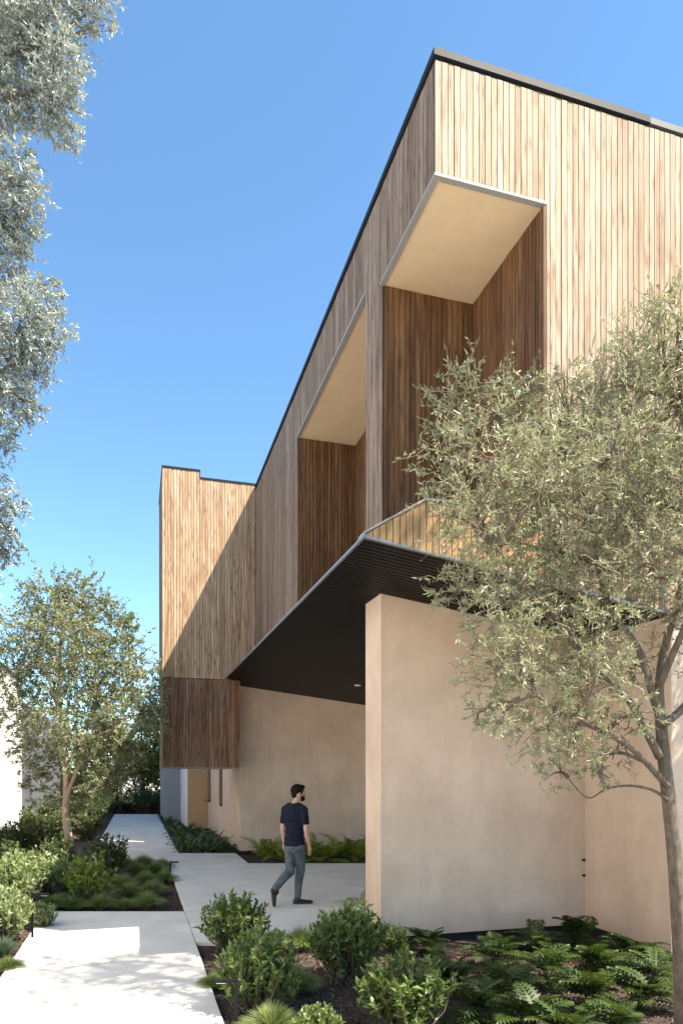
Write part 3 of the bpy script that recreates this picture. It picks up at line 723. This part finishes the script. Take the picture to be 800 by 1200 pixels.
# ferns: each frond a part
def frond_mesh(name, n, mat, arch, wid, leafw, L_=1.):
    V = []; Fc = []; sh = []
    def quad_(a, b_, c, d): k = len(V); V.extend([a, b_, c, d]); Fc.append((k, k + 1, k + 2, k + 3)); sh.extend([random.random()] * 4)
    def sp(t): return Vector((t * L_ * .72, 0, L_ * (t * 1.0 - arch * t * t * .62)))
    for i in range(n):
        t = .12 + .86 * i / (n - 1); p = sp(t); tg = (sp(t + .02) - p).normalized()
        ln = wid * math.sin(math.pi * min(1, (.16 + .84 * t))) ** .7 * (1 - .25 * t)
        for s_ in (-1, 1):
            d = (Vector((0, s_, -.12)) + tg * .55).normalized(); e = p + d * ln; m_ = p.lerp(e, .45)
            ww = tg * leafw * .5 * (1 - .3 * t)
            quad_(p, m_ - ww, e, m_ + ww)
    for i in range(6):
        a, c = sp(i / 6), sp((i + 1) / 6); k = Vector((0, .008, 0)); quad_(a - k, c - k, c + k, a + k)
    return mesh_np(name, np.array([tuple(v) for v in V]), np.array(Fc), mat, np.array(sh))
def frond_plant(name, cat, meshes, pname, n, loc, size, label, group, spread=(.25, 1.2)):
    root = tag(empty(name, loc), label, cat, group)
    for i in range(n):
        o = bpy.data.objects.new(pname, random.choice(meshes)); link(o, root)
        tilt = random.uniform(*spread) - .45
        o.rotation_euler = (random.uniform(-.15, .15), tilt, i * 2.4 + random.uniform(-.3, .3))
        k = size * random.uniform(.7, 1.1); o.scale = (k, k, k); o.location = (random.uniform(-.05, .05), random.uniform(-.05, .05), 0)
    return root
FERN = [frond_mesh('frond', 15, M['lf_fern'], .75 + .2 * i, .17, .06) for i in range(3)]
for px, py, s, n, lb in [(312, 1006, .95, 17, 'yellow green fern at the left end of the wall bed'), (335, 1009, .85, 15, 'yellow green fern just left behind the walking man'), (362, 1006, .95, 16, 'green fern directly behind the walking man'),
        (385, 1007, .95, 16, 'green fern just right of the walking man'), (408, 1005, 1.1, 18, 'tall dark fern beside the lit column edge'), (425, 1006, 1.0, 14, 'fern partly hidden behind the lit column edge'), (445, 1005, 1., 10, 'fern hidden behind the column wall in the entry bed')]:
    frond_plant('fern', 'fern', FERN, 'frond', n, gz(px, py), s * 1.1, lb, 'ferns along the entry wall')
frond_plant('fern', 'fern', FERN, 'frond', 9, gz(424, 1066), .72, 'small sparse fern in the soil behind the column edge', None)
# cut-leaf plants in the right bed: leaf blade with deep lobes on a stalk
def cutleaf(name, lob):
    V = []; Fc = []; sh = []
    def q(*p): k = len(V); V.extend(p); Fc.append(tuple(range(k, k + 4))); sh.extend([random.random() * .5 + .25] * 4)
    def sp(t): return Vector((.25 * t + .75 * max(0, t - .35) * 1.2, 0, .95 * min(t, .4) + .55 * max(0, t - .4) - .75 * max(0, t - .4) ** 2))
    for i in range(5):
        a, c = sp(i / 10), sp((i + 1) / 10); k = Vector((0, .010, 0)); q(a - k, c - k, c + k, a + k)
    for i in range(lob):
        t = .42 + .56 * i / (lob - 1); p = sp(t); tg = (sp(t + .02) - p).normalized(); u_ = (t - .42) / .56
        ln = .30 * (math.sin(math.pi * (.22 + .74 * u_)) ** .8)
        for s_ in (-1, 1):
            d = (Vector((0, s_, .16)) + tg * (.15 + .6 * u_)).normalized(); e = p + d * ln - Vector((0, 0, .05)); m_ = p.lerp(e, .55) + Vector((0, 0, .02)); ww = tg * .042
            q(p - ww * .4, m_ - ww, e, m_ + ww)
    for i in range(4):
        a, c = sp(.42 + .14 * i), sp(.42 + .14 * (i + 1)); k = Vector((0, .05 * (1 - i / 5), 0)); q(a - k, c - k * .9, c + k * .9, a + k)
    return mesh_np(name, np.array([tuple(v) for v in V]), np.array(Fc), M['lf_xan'], np.array(sh))
CUT = [cutleaf('leaf', 9), cutleaf('leaf', 10)]
xs = [(500, 1118, .5, 'cut leaf plant standing alone against the column wall'), (530, 1165, .55, 'cut leaf plant leftmost in the right cluster'), (560, 1200, .55, 'cut leaf plant at the bottom edge left of its cluster'),
      (580, 1135, .58, 'cut leaf plant just under the dark wall base gap'), (592, 1178, .6, 'cut leaf plant in the left middle of the right cluster'), (628, 1118, .6, 'cut leaf plant at the rear left against the plaster wall'),
      (622, 1215, .58, 'cut leaf plant with long leaves at the bottom edge'), (640, 1155, .6, 'cut leaf plant in the centre of the right cluster'), (676, 1115, .66, 'tallest cut leaf plant standing in the inner wall corner'),
      (690, 1185, .6, 'cut leaf plant front centre right in the cluster'), (702, 1145, .6, 'cut leaf plant right of centre below the tan side wall'), (735, 1135, .6, 'cut leaf plant against the tan side wall'), (750, 1185, .58, 'cut leaf plant in front left of the olive trunk'),
      (768, 1155, .55, 'cut leaf plant beside the olive trunk and side wall'), (720, 1222, .58, 'cut leaf plant at the bottom edge before the olive trunk'), (660, 1235, .55, 'cut leaf plant half cut off by the bottom edge')]
for px, py, s, lb in xs:
    frond_plant('cut_leaf_plant', 'plant', CUT, 'leaf', 24, gz(px, py), s * .72, lb, 'cut leaf plants in the right bed', (-.25, .9))
# strap-leaved plants by the far wall
def strap(name, arch):
    V = []; Fc = []; sh = []
    def sp(t): return Vector((t * .85, 0, t * .95 - arch * t * t))
    for i in range(4):
        a, c = sp(i / 4), sp((i + 1) / 4); w0 = .07 * math.sin(math.pi * (.12 + .84 * i / 4)); w1 = .07 * math.sin(math.pi * (.12 + .84 * (i + 1) / 4))
        k = len(V); V += [a + Vector((0, -w0, .02)), c + Vector((0, -w1, .02)), c, a, a + Vector((0, w0, .02)), c + Vector((0, w1, .02))]
        Fc += [(k, k + 1, k + 2, k + 3), (k + 3, k + 2, k + 5, k + 4)]; sh += [.3 + random.random() * .4] * 6
    return mesh_np(name, np.array([tuple(v) for v in V]), np.array(Fc), M['lf_hosta'], np.array(sh))
STR = [strap('leaf', .55), strap('leaf', .75), strap('leaf', .9)]
for k, (X, D) in enumerate([(1.25, 17.7), (1.7, 17.75), (2.1, 17.7), (1.45, 18.4), (1.95, 18.5), (1.2, 19.2), (1.65, 19.4), (2.15, 19.3), (1.3, 20.4), (1.8, 20.6), (1.4, 21.8), (2.0, 22), (1.25, 23.2), (1.7, 24), (1.3, 25), (1.4, 26.5), (1.3, 28.5), (1.25, 30.5)]):
    p = XD(X, D, SZ)
    frond_plant('strap_leaf_plant', 'plant', STR, 'leaf', 30, p, random.uniform(.5, .62) * (1 if D < 20 else .95), 'dark green arching plant ' + (['at the front corner of the far bed beside the path', 'in the middle of the front row of the far bed', 'front right in the far bed below the wall corner'][k] if k < 3 else 'behind the front row between far path and house wall'), 'arching plants along the far house wall', (.0, .9))
# mulch chips
n = 9000; mx, my = [], []
def chips(x0, x1, d0, d1, n):
    X = rng.random(n) * (x1 - x0) + x0; D = rng.random(n) * (d1 - d0) + d0
    P = np.stack([X, (D - X * S) / C, np.full(n, SZ + .004) + rng.random(n) * .012], 1)
    a = rng.random(n) * 6.28; return P, np.stack([np.cos(a), np.sin(a), rng.normal(size=n) * .25], 1)
PA = [chips(.67, 5.4, 4.3, 8.05, 9000), chips(2.73, 5.4, 7.6, 9.9, 300), chips(-.2, .65, 9.9, 15.2, 1500), chips(-2.6, -1.27, 5.5, 9.8, 2200), chips(2.37, 6., 15.3, 17.3, 900), chips(-2.6, -1.1, 9.9, 16, 1500)]
PP = np.concatenate([p for p, _ in PA]); DD = np.concatenate([d for _, d in PA]); k = len(PP)
me = leaf_mesh('mulch', PP, DD, .02 + .035 * rng.random(k), .010 + .014 * rng.random(k), M['chip'], up=True)
tag(link(bpy.data.objects.new('mulch', me)), 'dark wood chip mulch covering the planting beds', 'mulch', None, 'stuff')

# ------------------------------------------------------------------ path lights
def path_light(px, py, hgt, arm, side, label):
    p = gz(px, py); root = tag(empty('path_light', p, -A), label, 'path light', 'black angled path lights'); r = .012
    b = MB(); b.box(-r, r, -r, r, 0, hgt); bevel(b.build('post', M['black'], root), .002)
    b = MB(); b.box(*(sorted((side * (r + .001), side * arm))), -r, r, hgt - .03, hgt); ar = bevel(b.build('arm', M['black'], root), .002)
    b = MB(); b.box(*(sorted((side * (arm - .09), side * (arm - .015)))), -r * .7, r * .7, hgt - .034, hgt - .0305); b.build('lens', M['lampwhite'], ar)
path_light(277, 1212, .42, .17, -1, 'black angled path light at the front right bed edge')
path_light(199.5, 1030, .33, .16, 1, 'black angled path light at the courtyard corner of grass bed')
path_light(38, 1104, .58, .19, 1, 'black angled path light among the pale shrubs on the left')

# ------------------------------------------------------------------ the walking man
PD = 10.42
pb = at(345, 909, PD); pb.z = 0
man = tag(empty('person', pb, -A), 'bearded man in navy t-shirt and grey jeans walking across the courtyard', 'person')
cloth_n = lambda nm, c, rg=.85: plain(nm, c, rg, 0, .2, .12, 60.)
M['skin'] = plain('skin', (.50, .30, .22), .55, 0, .4, .08); M['shirt'] = cloth_n('navy_cloth', (.009, .012, .026))
t_ = M['shirt'].node_tree; bump(t_, t_.nodes["Principled BSDF"], noise(t_, vec_(t_, 'MULTIPLY', pos(t_), (9, 9, 5)), 1., 3, .6, 1.2), .9, .05); M['hair'] = plain('dark_hair', (.012, .007, .005), .8, 0, .15, .4, 80.)
def denim():
    m, t, b = mat_new('grey_denim'); p = pos(t); a = noise(t, p, 9., 4, .6); d = noise(t, p, 140., 2)
    c = mixc(t, ramp(t, a, (.35, 0.), (.7, 1.)), (.06, .075, .09), (.14, .165, .185)); c = mixc(t, math_(t, 'MULTIPLY', d, .3), c, (.05, .06, .07))
    sock(t, c, b.inputs['Base Color']); b.inputs['Roughness'].default_value = .9; bump(t, b, a, .5, .02); return m
M['denim'] = denim(); M['shoe'] = plain('black_leather', (.012, .012, .012), .45); M['sole'] = plain('grey_sole', (.07, .07, .068), .8)
def rem(b, name, mat, vox, it=6, par=man):
    o = b.build(name, mat, par, smooth=True)
    r = o.modifiers.new('remesh', 'REMESH'); r.mode = 'VOXEL'; r.voxel_size = vox; r.use_smooth_shade = True
    s = o.modifiers.new('smooth', 'SMOOTH'); s.iterations = it; s.factor = .5; return o
fw = Vector((.55, .83, 0)).normalized(); rt = Vector((.83, -.55, 0)); Zv = Vector((0, 0, 1))
def B(r_, f_, z): return rt * r_ + fw * f_ + Zv * z
mt = Matrix((rt, fw, Zv)).transposed()
def hd(r_, f_, z):                                     # head frame, turned further right
    f2 = Vector((.93, .37, 0)); r2 = Vector((.37, -.93, 0)); return HC + r2 * r_ + f2 * f_ + Zv * z
mh = Matrix((Vector((.37, -.93, 0)), Vector((.93, .37, 0)), Zv)).transposed()
HC = Vector((.055, .05, 1.665))
shR, shL = B(.185, 0, 1.425), B(-.185, 0, 1.425)
elR, wrR = Vector((.185, -.16, 1.12)), Vector((.225, -.06, .875))
elL, wrL = Vector((-.185, .10, 1.13)), Vector((-.165, .16, .90))
hipR, hipL = B(.085, 0, .93), B(-.085, 0, .93)
knR, anR = Vector((.085, .10, .50)), Vector((.045, .03, .095))
knL, anL = Vector((-.06, -.02, .49)), Vector((-.265, -.20, .27))
b = MB()
b.ell(HC, (.079, .102, .120), mh); b.ell(hd(0, .035, -.055), (.055, .062, .062), mh); b.ell(hd(0, .098, -.015), (.013, .020, .026), mh); b.ell(hd(0, .078, .028), (.05, .022, .012), mh)
for s_ in (-1, 1): b.ell(hd(.076 * s_, -.005, -.01), (.010, .020, .032), mh)
b.caps(HC + Vector((-.01, -.015, -.07)), .056, Vector((-.005, .0, 1.46)), .062)
b.ell(B(0, 0, 1.28), (.15, .09, .19), mt); b.ell(B(0, 0, 1.02), (.14, .09, .16), mt)
for a, e, w_, sgn in ((shR, elR, wrR, 1), (shL, elL, wrL, -1)):
    b.caps(a, .050, e, .041); b.caps(e, .042, e.lerp(w_, .35), .043); b.caps(e.lerp(w_, .35), .043, w_, .027)
    dn = (w_ - e).normalized(); dn = (dn * .6 + Vector((0, 0, -1)) * .8).normalized(); ff = fw
    k = w_ + dn * .085; b.caps(w_, .026, w_ + dn * .05, .031); 
    for j, (o_, ln) in enumerate(((.030, .068), (.011, .078), (-.010, .074), (-.029, .058))):
        q0 = w_ + dn * .080 + ff * o_; b.caps(w_ + dn * .03 + ff * o_ * .7, .016, q0, .0125)
        q1 = q0 + (dn + ff * .10 - rt * sgn * .12).normalized() * ln * .5; q2 = q1 + (dn * .8 - rt * sgn * .5 + ff * .1).normalized() * ln * .5
        b.caps(q0, .0115, q1, .0105, 7); b.caps(q1, .0105, q2, .009, 7)
    t0 = w_ + dn * .025 + ff * .022; t1 = t0 + (dn * .7 + ff * .7 - rt * sgn * .2).normalized() * .042; t2 = t1 + (dn + ff * .25 - rt * sgn * .2).normalized() * .034
    b.caps(t0, .016, t1, .0125, 7); b.caps(t1, .0125, t2, .010, 7)
for a, kx, an in ((hipR, knR, anR), (hipL, knL, anL)): b.caps(a, .075, kx, .052); b.caps(kx, .050, an, .034)
body = rem(b, 'body', M['skin'], .0065, 3)
b = MB()
for s_ in (-1, 1): b.ell(hd(.032 * s_, .083, .008), (.010, .008, .007), mh)
b.build('eyes', M['hair'], body, smooth=True)
b = MB()                                               # hair
b.ell(hd(0, -.018, .042), (.090, .108, .098), mh); b.ell(hd(0, -.060, -.015), (.070, .052, .070), mh); b.ell(hd(0, .055, .092), (.062, .052, .034), mh)
for s_ in (-1, 1): b.ell(hd(.070 * s_, .012, .02), (.014, .030, .055), mh)
rem(b, 'hair', M['hair'], .009, 2)
b = MB(); b.ell(hd(0, .062, -.088), (.047, .045, .038), mh); b.ell(hd(0, .088, -.055), (.034, .022, .016), mh)
for s_ in (-1, 1): b.ell(hd(.054 * s_, .035, -.055), (.014, .035, .042), mh)
rem(b, 'beard', M['hair'], .009, 2)
b = MB()                                               # t-shirt
for z, rx, ry, f_ in ((1.43, .165, .085, 0), (1.37, .19, .108, 0), (1.28, .192, .118, 0), (1.18, .182, .115, .005), (1.08, .172, .112, .005), (.98, .178, .124, 0), (.91, .186, .134, 0)):
    b.ell(B(0, f_, z), (rx, ry, .085), mt)
b.caps(B(-.10, -.01, 1.475), .05, B(.10, -.01, 1.475), .05)
for q in (-1, 1): b.caps(B(.09 * q, -.005, 1.47), .052, B(.178 * q, 0, 1.425), .056); b.ell(Vector((-.005, .0, 1.485)), (.08, .075, .03))
for a, e in ((shR, elR), (shL, elL)): b.ell(a - Zv * .012, (.060, .060, .058)); b.caps(a - Zv * .02, .058, a.lerp(e, .62), .061)
sh_ = rem(b, 't_shirt', M['shirt'], .011, 5)
b = MB()                                               # jeans
b.ell(B(0, 0, .90), (.155, .100, .09), mt); b.ell(B(0, -.02, .84), (.155, .112, .09), mt)
b.caps(hipR - Zv * .04, .098, knR, .074); b.caps(hipL - Zv * .04, .098, knL, .074)
b.caps(knR, .073, knR.lerp(anR, .35) + Vector((-.012, -.012, 0)), .069); b.caps(knR.lerp(anR, .35) + Vector((-.012, -.012, 0)), .069, anR + Vector((0, 0, .01)), .052)
b.caps(knL, .073, knL.lerp(anL, .35) + Vector((-.01, -.02, .01)), .069); b.caps(knL.lerp(anL, .35) + Vector((-.01, -.02, .01)), .069, anL, .058)
b.caps(anR + Vector((0, 0, .02)), .055, anR + Vector((.0, 0, -.01)), .054)
rem(b, 'jeans', M['denim'], .011, 3)
def shoe(heel, toe, upv):
    d = (toe - heel).normalized(); upv = (upv - d * upv.dot(d)).normalized(); sd = d.cross(upv); L_ = (toe - heel).length
    mm = Matrix((d, sd, upv)).transposed(); b = MB()
    b.ell(heel + d * .055 + upv * .042, (.066, .041, .042), mm); b.ell(heel + d * .13 + upv * .036, (.085, .042, .036), mm); b.ell(heel + d * (L_ - .07) + upv * .028, (.085, .047, .030), mm)
    b.ell(heel + d * .06 + upv * .075, (.050, .042, .045), mm)
    o = rem(b, 'shoe', M['shoe'], .008, 3)
    b = MB(); b.ell(heel + d * .06 + upv * .008, (.068, .040, .012), mm); b.ell(heel + d * (L_ - .08) + upv * .008, (.092, .047, .012), mm); b.ell(heel + d * L_ * .5 + upv * .008, (.08, .036, .011), mm)
    rem(b, 'sole', M['sole'], .006, 2, o)
shoe(Vector((-.02, .0, .0)), Vector((.265, .055, .0)), Zv)
shoe(Vector((-.335, -.235, .27)), Vector((-.305, -.225, .012)), Vector((.92, .25, .1)))
